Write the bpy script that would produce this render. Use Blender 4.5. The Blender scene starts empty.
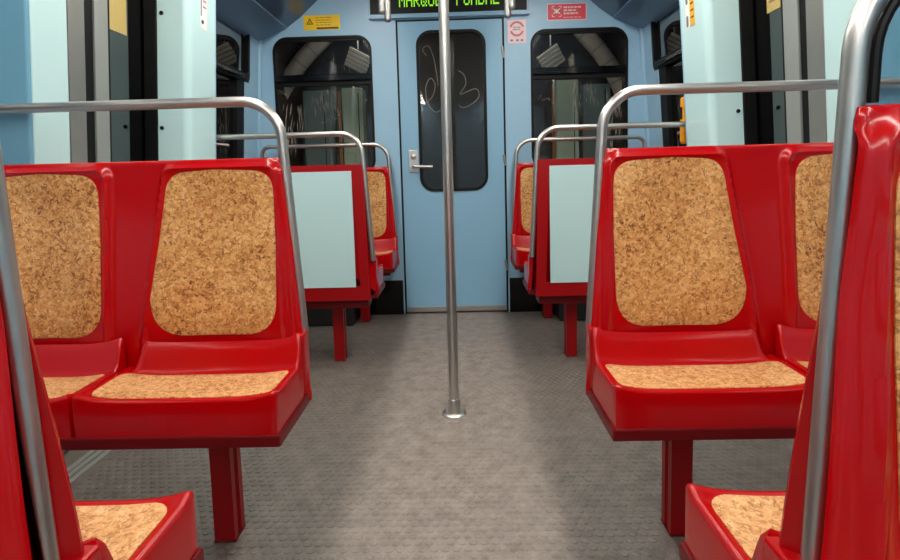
import bpy, bmesh, math, random
from mathutils import Vector, Matrix
random.seed(7)
sc = bpy.context.scene
COL = sc.collection

# ------------------------------------------------------------------ camera
CAM = Vector((0.0474, 0.0, 0.9922)); FPX = 538.36; PPY = 222.5   # principal point row: the photograph is the lower part of a 4:3 frame
pitch, roll, yaw = math.radians(5.266), math.radians(1.521), math.radians(-1.1638)
fw = Vector((math.sin(yaw) * math.cos(pitch), math.cos(yaw) * math.cos(pitch), -math.sin(pitch)))
r0 = Vector((math.cos(yaw), -math.sin(yaw), 0)); u0 = r0.cross(fw)
RR = r0 * math.cos(roll) - u0 * math.sin(roll); UU = r0 * math.sin(roll) + u0 * math.cos(roll)
cam_d = bpy.data.cameras.new('camera'); cam = bpy.data.objects.new('camera', cam_d); COL.objects.link(cam)
cam_d.sensor_width = 36.0; cam_d.lens = FPX / 900 * 36.0; cam_d.clip_start = 0.02; cam_d.shift_y = (PPY - 280) / 900
cam.matrix_world = Matrix(((RR.x, UU.x, -fw.x, CAM.x), (RR.y, UU.y, -fw.y, CAM.y), (RR.z, UU.z, -fw.z, CAM.z), (0, 0, 0, 1)))
sc.camera = cam

# ------------------------------------------------------------------ world, light level
w = bpy.data.worlds.new('tunnel_dark'); sc.world = w; w.use_nodes = True
w.node_tree.nodes['Background'].inputs[0].default_value = (0.004, 0.004, 0.005, 1)
w.node_tree.nodes['Background'].inputs[1].default_value = 1.0
sc.view_settings.view_transform = 'Standard'; sc.view_settings.look = 'None'
sc.view_settings.gamma = 1.0; sc.view_settings.use_curve_mapping = False
sc.view_settings.exposure = 0.0
LAMP_STRENGTH = 22.0
LAMP_COLOUR = (1.0, 0.95, 0.87)

# ------------------------------------------------------------------ materials
def lin(c):
    return tuple(((v / 255) / 12.92 if v / 255 <= .04045 else ((v / 255 + .055) / 1.055) ** 2.4) for v in c) + (1.0,)

def mat(name, rgb, rough=.5, metal=0.0, coat=0.0, spec=.5, var=.06, nscale=9.0, bump=0.0, bscale=200.0, rvar=0.0, ior=1.5):
    m = bpy.data.materials.new(name); m.use_nodes = True
    nt = m.node_tree; b = nt.nodes['Principled BSDF']
    c = lin(rgb)
    tc = nt.nodes.new('ShaderNodeTexCoord'); n = nt.nodes.new('ShaderNodeTexNoise')
    n.inputs['Scale'].default_value = nscale; n.inputs['Detail'].default_value = 5
    nt.links.new(tc.outputs['Object'], n.inputs['Vector'])
    r = nt.nodes.new('ShaderNodeMix'); r.data_type = 'RGBA'
    r.inputs[6].default_value = tuple(v * (1 - var) for v in c[:3]) + (1,)
    r.inputs[7].default_value = tuple(min(1, v * (1 + var)) for v in c[:3]) + (1,)
    nt.links.new(n.outputs['Fac'], r.inputs[0]); nt.links.new(r.outputs[2], b.inputs['Base Color'])
    b.inputs['Roughness'].default_value = rough; b.inputs['Metallic'].default_value = metal
    b.inputs['IOR'].default_value = ior
    b.inputs['Specular IOR Level'].default_value = spec
    b.inputs['Coat Weight'].default_value = coat; b.inputs['Coat Roughness'].default_value = .08
    if rvar:
        mr = nt.nodes.new('ShaderNodeMapRange'); mr.inputs[3].default_value = max(0, rough - rvar); mr.inputs[4].default_value = rough + rvar
        nt.links.new(n.outputs['Fac'], mr.inputs[0]); nt.links.new(mr.outputs[0], b.inputs['Roughness'])
    if bump:
        n2 = nt.nodes.new('ShaderNodeTexNoise'); n2.inputs['Scale'].default_value = bscale
        nt.links.new(tc.outputs['Object'], n2.inputs['Vector'])
        bp = nt.nodes.new('ShaderNodeBump'); bp.inputs['Strength'].default_value = bump; bp.inputs['Distance'].default_value = .002
        nt.links.new(n2.outputs['Fac'], bp.inputs['Height']); nt.links.new(bp.outputs[0], b.inputs['Normal'])
    return m

def emit_mat(name, rgb, s):
    m = bpy.data.materials.new(name); m.use_nodes = True
    nt = m.node_tree; nt.nodes.remove(nt.nodes['Principled BSDF'])
    e = nt.nodes.new('ShaderNodeEmission'); e.inputs[0].default_value = tuple(rgb) + (1,); e.inputs[1].default_value = s
    nt.links.new(e.outputs[0], nt.nodes['Material Output'].inputs[0])
    return m

def cork_mat(name, shades):
    m = bpy.data.materials.new(name); m.use_nodes = True
    nt = m.node_tree; b = nt.nodes['Principled BSDF']
    tc = nt.nodes.new('ShaderNodeTexCoord')
    nz = nt.nodes.new('ShaderNodeTexNoise'); nz.inputs['Scale'].default_value = 60; nz.inputs['Detail'].default_value = 3
    nt.links.new(tc.outputs['Object'], nz.inputs['Vector'])
    warp = nt.nodes.new('ShaderNodeMix'); warp.data_type = 'VECTOR'; warp.inputs[0].default_value = .03
    nt.links.new(tc.outputs['Object'], warp.inputs[4]); nt.links.new(nz.outputs['Color'], warp.inputs[5])
    v = nt.nodes.new('ShaderNodeTexVoronoi'); v.inputs['Scale'].default_value = 135
    nt.links.new(warp.outputs[1], v.inputs['Vector'])
    sep = nt.nodes.new('ShaderNodeSeparateColor'); nt.links.new(v.outputs['Color'], sep.inputs[0])
    n2 = nt.nodes.new('ShaderNodeTexNoise'); n2.inputs['Scale'].default_value = 190; n2.inputs['Detail'].default_value = 4
    nt.links.new(tc.outputs['Object'], n2.inputs['Vector'])
    n3 = nt.nodes.new('ShaderNodeTexNoise'); n3.inputs['Scale'].default_value = 9; n3.inputs['Detail'].default_value = 3
    nt.links.new(tc.outputs['Object'], n3.inputs['Vector'])
    a1 = nt.nodes.new('ShaderNodeMath'); a1.operation = 'MULTIPLY'; a1.inputs[1].default_value = .38; nt.links.new(sep.outputs[0], a1.inputs[0])
    a2 = nt.nodes.new('ShaderNodeMath'); a2.operation = 'MULTIPLY_ADD'; a2.inputs[1].default_value = .55; nt.links.new(n2.outputs['Fac'], a2.inputs[0]); nt.links.new(a1.outputs[0], a2.inputs[2])
    a3 = nt.nodes.new('ShaderNodeMath'); a3.operation = 'MULTIPLY_ADD'; a3.inputs[1].default_value = .32; nt.links.new(n3.outputs['Fac'], a3.inputs[0]); nt.links.new(a2.outputs[0], a3.inputs[2])
    cr = nt.nodes.new('ShaderNodeValToRGB'); nt.links.new(a3.outputs[0], cr.inputs[0])
    pos = (.36, .47, .6, .74, .88)
    els = cr.color_ramp.elements
    els[0].position = pos[0]; els[0].color = lin(shades[0]); els[1].position = pos[4]; els[1].color = lin(shades[4])
    for k in (1, 2, 3):
        e = els.new(pos[k]); e.color = lin(shades[k])
    # dark seams between the granules here and there
    ve = nt.nodes.new('ShaderNodeTexVoronoi'); ve.feature = 'DISTANCE_TO_EDGE'; ve.inputs['Scale'].default_value = 135
    nt.links.new(warp.outputs[1], ve.inputs['Vector'])
    n4 = nt.nodes.new('ShaderNodeTexNoise'); n4.inputs['Scale'].default_value = 70; nt.links.new(tc.outputs['Object'], n4.inputs['Vector'])
    k1 = nt.nodes.new('ShaderNodeMapRange'); k1.inputs[1].default_value = .02; k1.inputs[2].default_value = .1; k1.inputs[3].default_value = 1; k1.inputs[4].default_value = 0
    nt.links.new(ve.outputs['Distance'], k1.inputs[0])
    k2 = nt.nodes.new('ShaderNodeMapRange'); k2.inputs[1].default_value = .5; k2.inputs[2].default_value = .66
    nt.links.new(n4.outputs['Fac'], k2.inputs[0])
    k3 = nt.nodes.new('ShaderNodeMath'); k3.operation = 'MULTIPLY'; nt.links.new(k1.outputs[0], k3.inputs[0]); nt.links.new(k2.outputs[0], k3.inputs[1])
    mx = nt.nodes.new('ShaderNodeMix'); mx.data_type = 'RGBA'; nt.links.new(k3.outputs[0], mx.inputs[0]); nt.links.new(cr.outputs[0], mx.inputs[6])
    mx.inputs[7].default_value = lin(shades[0]); nt.links.new(mx.outputs[2], b.inputs['Base Color'])
    b.inputs['Roughness'].default_value = .48
    bp = nt.nodes.new('ShaderNodeBump'); bp.inputs['Strength'].default_value = .35; bp.inputs['Distance'].default_value = .001
    nt.links.new(a3.outputs[0], bp.inputs['Height']); nt.links.new(bp.outputs[0], b.inputs['Normal'])
    return m

def floor_mat(name):
    m = bpy.data.materials.new(name); m.use_nodes = True
    nt = m.node_tree; b = nt.nodes['Principled BSDF']
    g = nt.nodes.new('ShaderNodeNewGeometry')
    sx = nt.nodes.new('ShaderNodeSeparateXYZ'); nt.links.new(g.outputs['Position'], sx.inputs[0])
    ab = nt.nodes.new('ShaderNodeMath'); ab.operation = 'ABSOLUTE'; nt.links.new(sx.outputs[0], ab.inputs[0])
    n0 = nt.nodes.new('ShaderNodeTexNoise'); n0.inputs['Scale'].default_value = 3.2; n0.inputs['Detail'].default_value = 6
    nt.links.new(g.outputs['Position'], n0.inputs['Vector'])
    ad = nt.nodes.new('ShaderNodeMath'); ad.operation = 'MULTIPLY_ADD'; ad.inputs[1].default_value = .12
    nt.links.new(n0.outputs['Fac'], ad.inputs[0]); nt.links.new(ab.outputs[0], ad.inputs[2])
    worn = nt.nodes.new('ShaderNodeMapRange'); worn.inputs[1].default_value = .31; worn.inputs[2].default_value = .45; worn.inputs[3].default_value = 1; worn.inputs[4].default_value = 0
    nt.links.new(ad.outputs[0], worn.inputs[0])
    mx = nt.nodes.new('ShaderNodeMix'); mx.data_type = 'RGBA'; nt.links.new(worn.outputs[0], mx.inputs[0])
    mx.inputs[6].default_value = lin((117, 109, 102)); mx.inputs[7].default_value = lin((141, 130, 122))
    n1 = nt.nodes.new('ShaderNodeTexNoise'); n1.inputs['Scale'].default_value = 16; n1.inputs['Detail'].default_value = 9; n1.inputs['Roughness'].default_value = .7
    nt.links.new(g.outputs['Position'], n1.inputs['Vector'])
    mr = nt.nodes.new('ShaderNodeMapRange'); mr.inputs[1].default_value = .3; mr.inputs[2].default_value = .7; mr.inputs[3].default_value = .62; mr.inputs[4].default_value = 1.32
    nt.links.new(n1.outputs['Fac'], mr.inputs[0])
    mm = nt.nodes.new('ShaderNodeMix'); mm.data_type = 'RGBA'; mm.blend_type = 'MULTIPLY'; mm.inputs[0].default_value = 1
    nt.links.new(mx.outputs[2], mm.inputs[6]); nt.links.new(mr.outputs[0], mm.inputs[7])
    nt.links.new(mm.outputs[2], b.inputs['Base Color'])
    rr = nt.nodes.new('ShaderNodeMapRange'); rr.inputs[3].default_value = .36; rr.inputs[4].default_value = .55
    nt.links.new(worn.outputs[0], rr.inputs[0]); nt.links.new(rr.outputs[0], b.inputs['Roughness'])
    bp = nt.nodes.new('ShaderNodeBump'); bp.inputs['Strength'].default_value = .25; bp.inputs['Distance'].default_value = .002
    n2 = nt.nodes.new('ShaderNodeTexNoise'); n2.inputs['Scale'].default_value = 90; nt.links.new(g.outputs['Position'], n2.inputs['Vector'])
    nt.links.new(n2.outputs['Fac'], bp.inputs['Height']); nt.links.new(bp.outputs[0], b.inputs['Normal'])
    return m

M = {}
M['red'] = mat('red_plastic', (178, 0, 6), .22, coat=.22, spec=.36, var=.05, nscale=4)
M['red_metal'] = mat('red_painted_metal', (160, 2, 10), .36, coat=.05, spec=.35, var=.06)
M['dark_red'] = mat('dark_red_painted_metal', (104, 2, 8), .42, spec=.3, var=.08)
M['cork'] = cork_mat('cork_backrest', ((108, 58, 20), (186, 122, 60), (208, 150, 86), (220, 168, 104), (234, 190, 132)))
M['cork_seat_lit'] = cork_mat('cork_seat_lit', ((150, 92, 46), (198, 138, 82), (222, 166, 108), (230, 180, 124), (240, 198, 144)))  # same cork as the backs, light from above put into paler shades
M['steel'] = mat('brushed_steel', (205, 200, 195), .34, metal=1.0, var=.06, nscale=30, rvar=.05)
M['steel_dull'] = mat('dull_steel', (176, 172, 166), .42, metal=.85, var=.08, nscale=12)
M['alu'] = mat('satin_aluminium', (170, 172, 168), .45, metal=.5, var=.05)
M['teal'] = mat('pale_teal_laminate', (196, 229, 230), .3, coat=.1, var=.025, nscale=3)
M['blue'] = mat('blue_laminate', (156, 196, 221), .38, var=.03, nscale=3)
M['blue_partition'] = mat('darker_blue_partition', (110, 164, 188), .38, var=.03, nscale=3)  # darker blue than the wall laminate
M['blue_cornice'] = mat('shaded_blue_cornice', (104, 138, 168), .38, var=.03, nscale=3)  # wall blue with the cornice's shade put into the colour
M['blue_door'] = mat('blue_door_paint', (137, 184, 212), .36, var=.03, nscale=3)
M['blue_dark'] = mat('shaded_blue_grey_cove', (62, 84, 112), .22, coat=.3, var=.05)  # blue-grey darkened, the cove's shadow is in the base colour
M['black'] = mat('black_rubber', (9, 9, 10), .5, spec=.25, var=.2)
M['blackgloss'] = mat('black_gloss', (7, 7, 8), .12, var=.2)
M['glass'] = mat('dark_tinted_glass', (5, 5, 6), .02, var=.2, ior=2.8)
M['doorglass'] = mat('dark_door_glass', (7, 9, 9), .03, var=.2, ior=2.0)
M['darkbox'] = mat('dark_grey_equipment_paint', (34, 33, 33), .5, var=.15)
M['ceiling'] = mat('ceiling_panel', (176, 178, 178), .45, var=.03)
M['floor'] = floor_mat('studded_rubber_floor')
M['yellow'] = mat('yellow_print', (255, 208, 18), .45, var=.03)
M['amber'] = mat('amber_print', (244, 180, 50), .4, var=.04)
M['orange'] = mat('orange_plastic', (240, 160, 20), .35, var=.04)
M['tan'] = mat('faded_yellow_print', (196, 172, 104), .5, var=.06)
M['redprint'] = mat('red_print', (232, 76, 88), .4, var=.04)
M['pinkprint'] = mat('pale_pink_print', (244, 208, 212), .4, var=.02)
M['white'] = mat('white_print', (238, 236, 236), .4, var=.02)
M['ringred'] = mat('faded_red_print', (206, 110, 116), .4, var=.04)
M['ink'] = mat('dark_ink', (46, 40, 22), .5, var=.1)
M['greyink'] = mat('grey_ink', (116, 116, 120), .5, var=.1)
M['scratch'] = mat('scratched_glass', (160, 148, 130), .5, var=.2)
def clear_glass(name, tint, ior):
    m = bpy.data.materials.new(name); m.use_nodes = True
    nt = m.node_tree; nt.nodes.remove(nt.nodes['Principled BSDF'])
    t = nt.nodes.new('ShaderNodeBsdfTransparent'); t.inputs[0].default_value = tint + (1,)
    g = nt.nodes.new('ShaderNodeBsdfGlossy'); g.inputs['Roughness'].default_value = .015
    f = nt.nodes.new('ShaderNodeFresnel'); f.inputs[0].default_value = ior
    x = nt.nodes.new('ShaderNodeMixShader')
    nt.links.new(f.outputs[0], x.inputs[0]); nt.links.new(t.outputs[0], x.inputs[1]); nt.links.new(g.outputs[0], x.inputs[2])
    nt.links.new(x.outputs[0], nt.nodes['Material Output'].inputs[0]); return m
M['streak'] = mat('scratch_streaks', (196, 186, 170), .5, var=.2)
M['cabwin'] = clear_glass('cab_window_glass', (.86, .86, .84), 1.5)
M['cabdark'] = mat('dark_brown_cab_lining', (72, 58, 48), .6, var=.15)
M['duct'] = mat('pale_duct_paint', (214, 204, 190), .35, var=.1, nscale=12)
M['cabgreen'] = mat('pale_green_cabinet', (206, 220, 192), .45, var=.04)
M['cabteal'] = mat('grey_teal_cabinet', (136, 156, 154), .5, var=.05)
M['led'] = emit_mat('green_led', (.36, .95, .05), .95)
M['cabfill'] = emit_mat('cab_fill_emitter', LAMP_COLOUR, 42.0)  # glow of the added cab fill lights
M['lamp'] = emit_mat('lamp_diffuser', LAMP_COLOUR, LAMP_STRENGTH)

# ------------------------------------------------------------------ helpers
def link(o, parent=None):
    COL.objects.link(o)
    if parent is not None: o.parent = parent
    return o
def mesh_from(bm, name, m, smooth=False):
    bmesh.ops.recalc_face_normals(bm, faces=bm.faces[:])
    me = bpy.data.meshes.new(name); bm.to_mesh(me); bm.free()
    me.materials.append(m)
    if smooth:
        for p in me.polygons: p.use_smooth = True
    return me
def obj(name, bm, m, parent=None, smooth=False):
    me = bm if isinstance(bm, bpy.types.Mesh) else mesh_from(bm, name, m, smooth)
    return link(bpy.data.objects.new(name, me), parent)
def tag(o, label, cat, group=None):
    o['label'] = label; o['category'] = cat
    if group: o['group'] = group
    return o
def stuff(o): o['kind'] = 'stuff'; return o
def struct(o):
    o['kind'] = 'structure'; return o
def thing(name, loc, label, cat, group=None, rz=0):
    o = bpy.data.objects.new(name, None); o.location = loc; o.rotation_euler = (0, 0, rz); o.empty_display_size = .05
    link(o); return tag(o, label, cat, group)
def NB(): return bmesh.new()
def box(bm, x0, x1, y0, y1, z0, z1, bev=0.0, seg=2):
    t = bmesh.new(); bmesh.ops.create_cube(t, size=1)
    for v in t.verts:
        v.co = Vector(((x0 + x1) / 2 + v.co.x * (x1 - x0), (y0 + y1) / 2 + v.co.y * (y1 - y0), (z0 + z1) / 2 + v.co.z * (z1 - z0)))
    if bev: bmesh.ops.bevel(t, geom=t.edges[:], offset=bev, segments=seg, affect='EDGES', profile=.5)
    merge(bm, t); return bm
def merge(bm, t):
    me = bpy.data.meshes.new('tmp'); t.to_mesh(me); t.free(); bm.from_mesh(me); bpy.data.meshes.remove(me)
def bx(*a, **k): return box(NB(), *a, **k)
def fillet(pts, rs, n=8):
    pts = [Vector(p) for p in pts]; out = [pts[0]]
    for i in range(1, len(pts) - 1):
        r = rs[i - 1] if isinstance(rs, list) else rs
        a, b, c = pts[i - 1], pts[i], pts[i + 1]
        d1 = (a - b).normalized(); d2 = (c - b).normalized()
        ang = d1.angle(d2); t = r / math.tan(ang / 2)
        p1 = b + d1 * t; cen = b + (d1 + d2).normalized() * (r / math.sin(ang / 2))
        v1 = p1 - cen; v2 = b + d2 * t - cen; tot = v1.angle(v2); ax = v1.cross(v2).normalized()
        for k in range(n + 1): out.append(cen + Matrix.Rotation(tot * k / n, 3, ax) @ v1)
    out.append(pts[-1]); return out
def tube(bm, pts, r, n=14, cap=True):
    pts = [Vector(p) for p in pts]; rings = []
    d = (pts[1] - pts[0]).normalized(); u = d.orthogonal().normalized()
    for i, p in enumerate(pts):
        if i == 0: t = pts[1] - pts[0]
        elif i == len(pts) - 1: t = pts[-1] - pts[-2]
        else: t = (pts[i + 1] - pts[i]).normalized() + (pts[i] - pts[i - 1]).normalized()
        t.normalize(); u = (u - t * u.dot(t)).normalized(); v = t.cross(u)
        rings.append([bm.verts.new(p + (u * math.cos(2 * math.pi * k / n) + v * math.sin(2 * math.pi * k / n)) * r) for k in range(n)])
    for a, b in zip(rings, rings[1:]):
        for k in range(n): bm.faces.new((a[k], a[(k + 1) % n], b[(k + 1) % n], b[k]))
    if cap: bm.faces.new(rings[0]); bm.faces.new(rings[-1])
    return bm
def lathe(bm, prof, n=28, cx=0, cy=0):
    rings = [[bm.verts.new((cx + r * math.cos(2 * math.pi * k / n), cy + r * math.sin(2 * math.pi * k / n), z)) for k in range(n)] for r, z in prof]
    for a, b in zip(rings, rings[1:]):
        for k in range(n): bm.faces.new((a[k], a[(k + 1) % n], b[(k + 1) % n], b[k]))
    bm.faces.new(rings[0]); bm.faces.new(rings[-1]); return bm
def autosmooth(me, ang=40):
    for p in me.polygons: p.use_smooth = True
    bm = bmesh.new(); bm.from_mesh(me)
    for e in bm.edges:
        if len(e.link_faces) == 2 and e.calc_face_angle(0) > math.radians(ang): e.smooth = False
    bm.to_mesh(me); bm.free(); return me
def sobj(name, bm, m, parent=None, ang=40):
    return obj(name, autosmooth(mesh_from(bm, name, m), ang), m, parent)
def rrect(x0, x1, z0, z1, r, n=8):
    P = []
    for cx, cz, a0 in ((x1 - r, z1 - r, 0), (x0 + r, z1 - r, 90), (x0 + r, z0 + r, 180), (x1 - r, z0 + r, 270)):
        for k in range(n + 1):
            a = math.radians(a0 + 90 * k / n); P.append((cx + r * math.cos(a), cz + r * math.sin(a)))
    return P
def plate(bm, pts, y0, y1, ax='y'):
    """outline pts in (x,z), given thickness from y0 to y1"""
    f = (lambda p, d: (p[0], d, p[1])) if ax == 'y' else ((lambda p, d: (d, p[0], p[1])) if ax == 'x' else (lambda p, d: (p[0], p[1], d)))
    a = [bm.verts.new(f(p, y0)) for p in pts]; b = [bm.verts.new(f(p, y1)) for p in pts]
    bm.faces.new(a); bm.faces.new(b)
    n = len(pts)
    for k in range(n): bm.faces.new((a[k], a[(k + 1) % n], b[(k + 1) % n], b[k]))
    return bm
def ring(bm, o, i, y0, y1, ax='y'):
    """frame between two outlines of equal count"""
    f = (lambda p, d: (p[0], d, p[1])) if ax == 'y' else (lambda p, d: (d, p[0], p[1]))
    A = [bm.verts.new(f(p, y0)) for p in o]; B = [bm.verts.new(f(p, y0)) for p in i]
    C2 = [bm.verts.new(f(p, y1)) for p in o]; D = [bm.verts.new(f(p, y1)) for p in i]
    n = len(o)
    for k in range(n):
        q = (k + 1) % n
        for a, b in ((A, B), (B, D), (D, C2), (C2, A)): bm.faces.new((a[k], a[q], b[q], b[k]))
    return bm
def sstep(a, b, x):
    t = max(0, min(1, (x - a) / (b - a))); return t * t * (3 - 2 * t)

LEAN = .065                  # the car sides lean inwards towards the roof
def lean(o, sgn, px=0.0):
    for v in o.data.vertices: v.co.x -= sgn * LEAN * (v.co.z - 1.2)
    return o

# ------------------------------------------------------------------ SETTING
Y0, Y1 = -2.60, 3.752          # car ends
HW = 1.345                    # half width at the window bays
CEIL = 2.30
PX = 1.135                    # inner face of the door pockets
DX = 1.335                    # door leaf plane

# floor with raised studs
fl = struct(obj('floor', bx(-1.50, 1.50, Y0, 5.2, -.05, 0), M['floor']))
PITCH = .030
def stud_mesh():
    bm = NB(); lathe(bm, [(.0118, -.001), (.0112, .0016), (.0085, .0024)], 12)
    return autosmooth(mesh_from(bm, 'floor_stud', M['floor']), 50)
SM = stud_mesh()
def pix(x, y, z):
    v = Vector((x, y, z)) - CAM; d = v.dot(fw)
    if d < .05: return None
    return 450 + FPX * v.dot(RR) / d, PPY - FPX * v.dot(UU) / d, d
studs = []
row = 0; y = .95
while y < 3.0:
    x = -1.23 + (PITCH / 2 if row % 2 else 0)
    while x < 1.23:
        studs.append((x, y)); x += PITCH
    y += PITCH * .866; row += 1
near = []
for s in studs:
    p = pix(s[0], s[1], 0)
    if p and 203 < p[0] < 690 and p[1] < 556 and not (p[0] < 245 and p[1] < 545) and not (p[0] > 660): near.append((p[2], s))
near.sort(); near_set = {s for _, s in near[:300]}
for s in sorted(near_set):
    o = link(bpy.data.objects.new('floor_stud', SM), fl); o.location = (s[0], s[1], 0)
bm = NB()
for s in studs:
    if s in near_set: continue
    n = 8
    r1 = [bm.verts.new((s[0] + .0116 * math.cos(2 * math.pi * k / n), s[1] + .0116 * math.sin(2 * math.pi * k / n), 0)) for k in range(n)]
    r2 = [bm.verts.new((s[0] + .0092 * math.cos(2 * math.pi * k / n), s[1] + .0092 * math.sin(2 * math.pi * k / n), .0023)) for k in range(n)]
    for k in range(n): bm.faces.new((r1[k], r1[(k + 1) % n], r2[(k + 1) % n], r2[k]))
    bm.faces.new(r2)
me = bpy.data.meshes.new('floor_studs'); bm.to_mesh(me); bm.free(); me.materials.append(M['floor'])
o = link(bpy.data.objects.new('floor_studs', me), fl); o['kind'] = 'stuff'
for sgn in (-1, 1):
    for k in range(3):
        x0 = 1.268 + k * .030
        o = obj('threshold_strip', bx(*sorted((sgn * x0, sgn * (x0 + .018))), 1.66, 2.36, 0, .004, bev=.0012, seg=1), M['alu'], fl)

struct(obj('ceiling', bx(-1.50, 1.50, Y0, 5.2, CEIL, CEIL + .05), M['ceiling']))
struct(obj('wall_back', bx(-1.50, 1.50, Y0 - .05, Y0, 0, CEIL), M['blue']))

# side walls with bay windows, door pockets and cornices
bay = (2.815, Y1)
for sgn, side in ((-1, 'left'), (1, 'right')):
    def sx(a, b): return sorted((sgn * a, sgn * b))
    bm = NB()
    box(bm, *sx(HW, HW + .06), 2.62, Y1, 0, 1.0)
    box(bm, *sx(HW, HW + .06), 2.62, Y1, 1.955, CEIL)
    box(bm, *sx(HW, HW + .06), 3.58, Y1, 1.0, 1.955)
    box(bm, *sx(HW, HW + .06), 3.506, 3.58, 1.0, 1.61)
    box(bm, *sx(HW, HW + .06), 2.62, 2.70, 1.0, 1.955)
    box(bm, *sx(HW, HW + .06), -.60, 1.51, 0, .98)          # bay beside the foreground seats
    box(bm, *sx(HW, HW + .06), -.60, 1.51, 1.955, CEIL)
    box(bm, *sx(HW, HW + .06), 1.40, 1.51, .98, 1.955)
    box(bm, *sx(HW, HW + .06), -.60, -.45, .98, 1.955)
    box(bm, *sx(HW, HW + .06), Y0, -1.80, 0, CEIL)
    box(bm, *sx(HW + .02, HW + .08), 1.48, 2.66, 1.99, CEIL)     # over the doors
    box(bm, *sx(HW + .02, HW + .08), -1.85, -.55, 1.99, CEIL)
    wall = lean(struct(obj('wall_' + side, bm, M['blue'])), sgn)
    # corner fillet to the cab wall
    bm = NB(); tube(bm, [(sgn * HW, Y1, .25), (sgn * HW, Y1, 1.95)], .022, 16)
    lean(sobj('corner_trim', bm, M['blue'], wall), sgn)
    # pocket beyond the doorway: rounded inner corner, jamb face towards the camera
    for (ya, yb) in ((2.374, 2.630), (-.86, -.60)):
        pts = [(PX, yb), (1.275, yb), (1.275, ya)]
        R = .035
        for k in range(9):
            a = math.radians(270 - 90 * k / 8); pts.append((PX + R + R * math.cos(a), ya + R + R * math.sin(a)))
        if ya < 0: pass
        bm = NB(); plate(bm, [(sgn * p[0], p[1]) for p in pts], 0, CEIL, 'z')
        pk = lean(sobj('door_pocket', bm, M['teal'], wall), sgn)
        lean(obj('rubber_seal', bx(*sx(1.276, 1.334), ya - .004, yb, 0, CEIL, bev=.004), M['black'], wall), sgn)
        lean(obj('end_panel', bx(*sx(PX - .001, HW), yb - .012, yb + .003, 0, CEIL, bev=.003), M['blue'], wall), sgn)
        if ya > 0:
            zs = ((1.712, -1.222), (1.222, -1.256)) if sgn < 0 else ((1.224, 1.252), (1.715, 1.22))
            for z, x in zs:
                bm = NB(); lathe(bm, [(.009, 0), (.009, .003), (.006, .004)], 12)
                for v in bm.verts: v.co = Vector((x + v.co.x, ya - v.co.z, z + v.co.y))
                obj('screw_cap', bm, M['blackgloss'], pk)
    # pocket on the near side of each doorway, blue partition face to the seats
    for (ya, yb) in ((1.496, 1.642), (-1.80, -1.62)):
        bm = NB(); box(bm, *sx(PX, 1.30), ya + .004, yb, .50, CEIL, bev=.004)
        lean(obj('door_pocket', bm, M['teal'], wall), sgn)
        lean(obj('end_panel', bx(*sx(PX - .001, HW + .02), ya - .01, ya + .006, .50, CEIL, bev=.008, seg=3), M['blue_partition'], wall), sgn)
    # cornice
    tr = struct(obj('trim_1' if sgn < 0 else 'trim_2', plate(NB(), [(sgn * p[0], p[1]) for p in ((HW - .01, 1.905), (1.30, 1.917), (1.105, 2.0), (1.09, 2.02), (HW - .01, 2.06))], Y0, Y1), M['blue_cornice']))
    sobj('cove_panel', plate(NB(), [(sgn * p[0], p[1]) for p in ((1.107, 2.001), (1.01, 2.07), (.88, 2.185), (.83, 2.24), (.81, CEIL), (.88, CEIL), (1.095, 2.03))], Y0, Y1 - .001), M['blue_dark'], tr, 20)

# bay side windows: hopper pane over a wider fixed pane
nwin = 3
for sgn in (-1, 1):
    for (ya, yb, lowend) in ((2.70, 3.58, 3.506), (-.45, 1.40, 1.40)):
        def sx(a, b): return sorted((sgn * a, sgn * b))
        W = lean(struct(obj('window_%d' % nwin, bx(*sx(HW + .040, HW + .055), ya, yb, .98, 1.955), M['black'])), sgn); nwin += 1
        lean(obj('glass_pane', bx(*sx(HW + .030, HW + .040), ya + .02, lowend - .11, 1.02, 1.60), M['glass'], W), sgn)
        lean(obj('hopper_pane', bx(*sx(HW + .022, HW + .040), ya + .02, yb - .05, 1.66, 1.935), M['glass'], W), sgn)
        fr = rrect(ya, yb, 1.61, 1.955, .05)
        fi = rrect(ya + .02, yb - .02, 1.665, 1.935, .035)
        lean(obj('hopper_frame', ring(NB(), fr, fi, sgn * (HW - .004), sgn * (HW + .04), 'x'), M['black'], W), sgn)
        lean(obj('window_latch', bx(*sx(HW - .016, HW + .004), ya + .02, yb - .1, 1.625, 1.650, bev=.004), M['blackgloss'], W), sgn)
        lean(obj('rubber_seal', bx(*sx(HW + .004, HW + .04), lowend - .11, lowend, 1.0, 1.61, bev=.003), M['black'], W), sgn)

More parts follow.
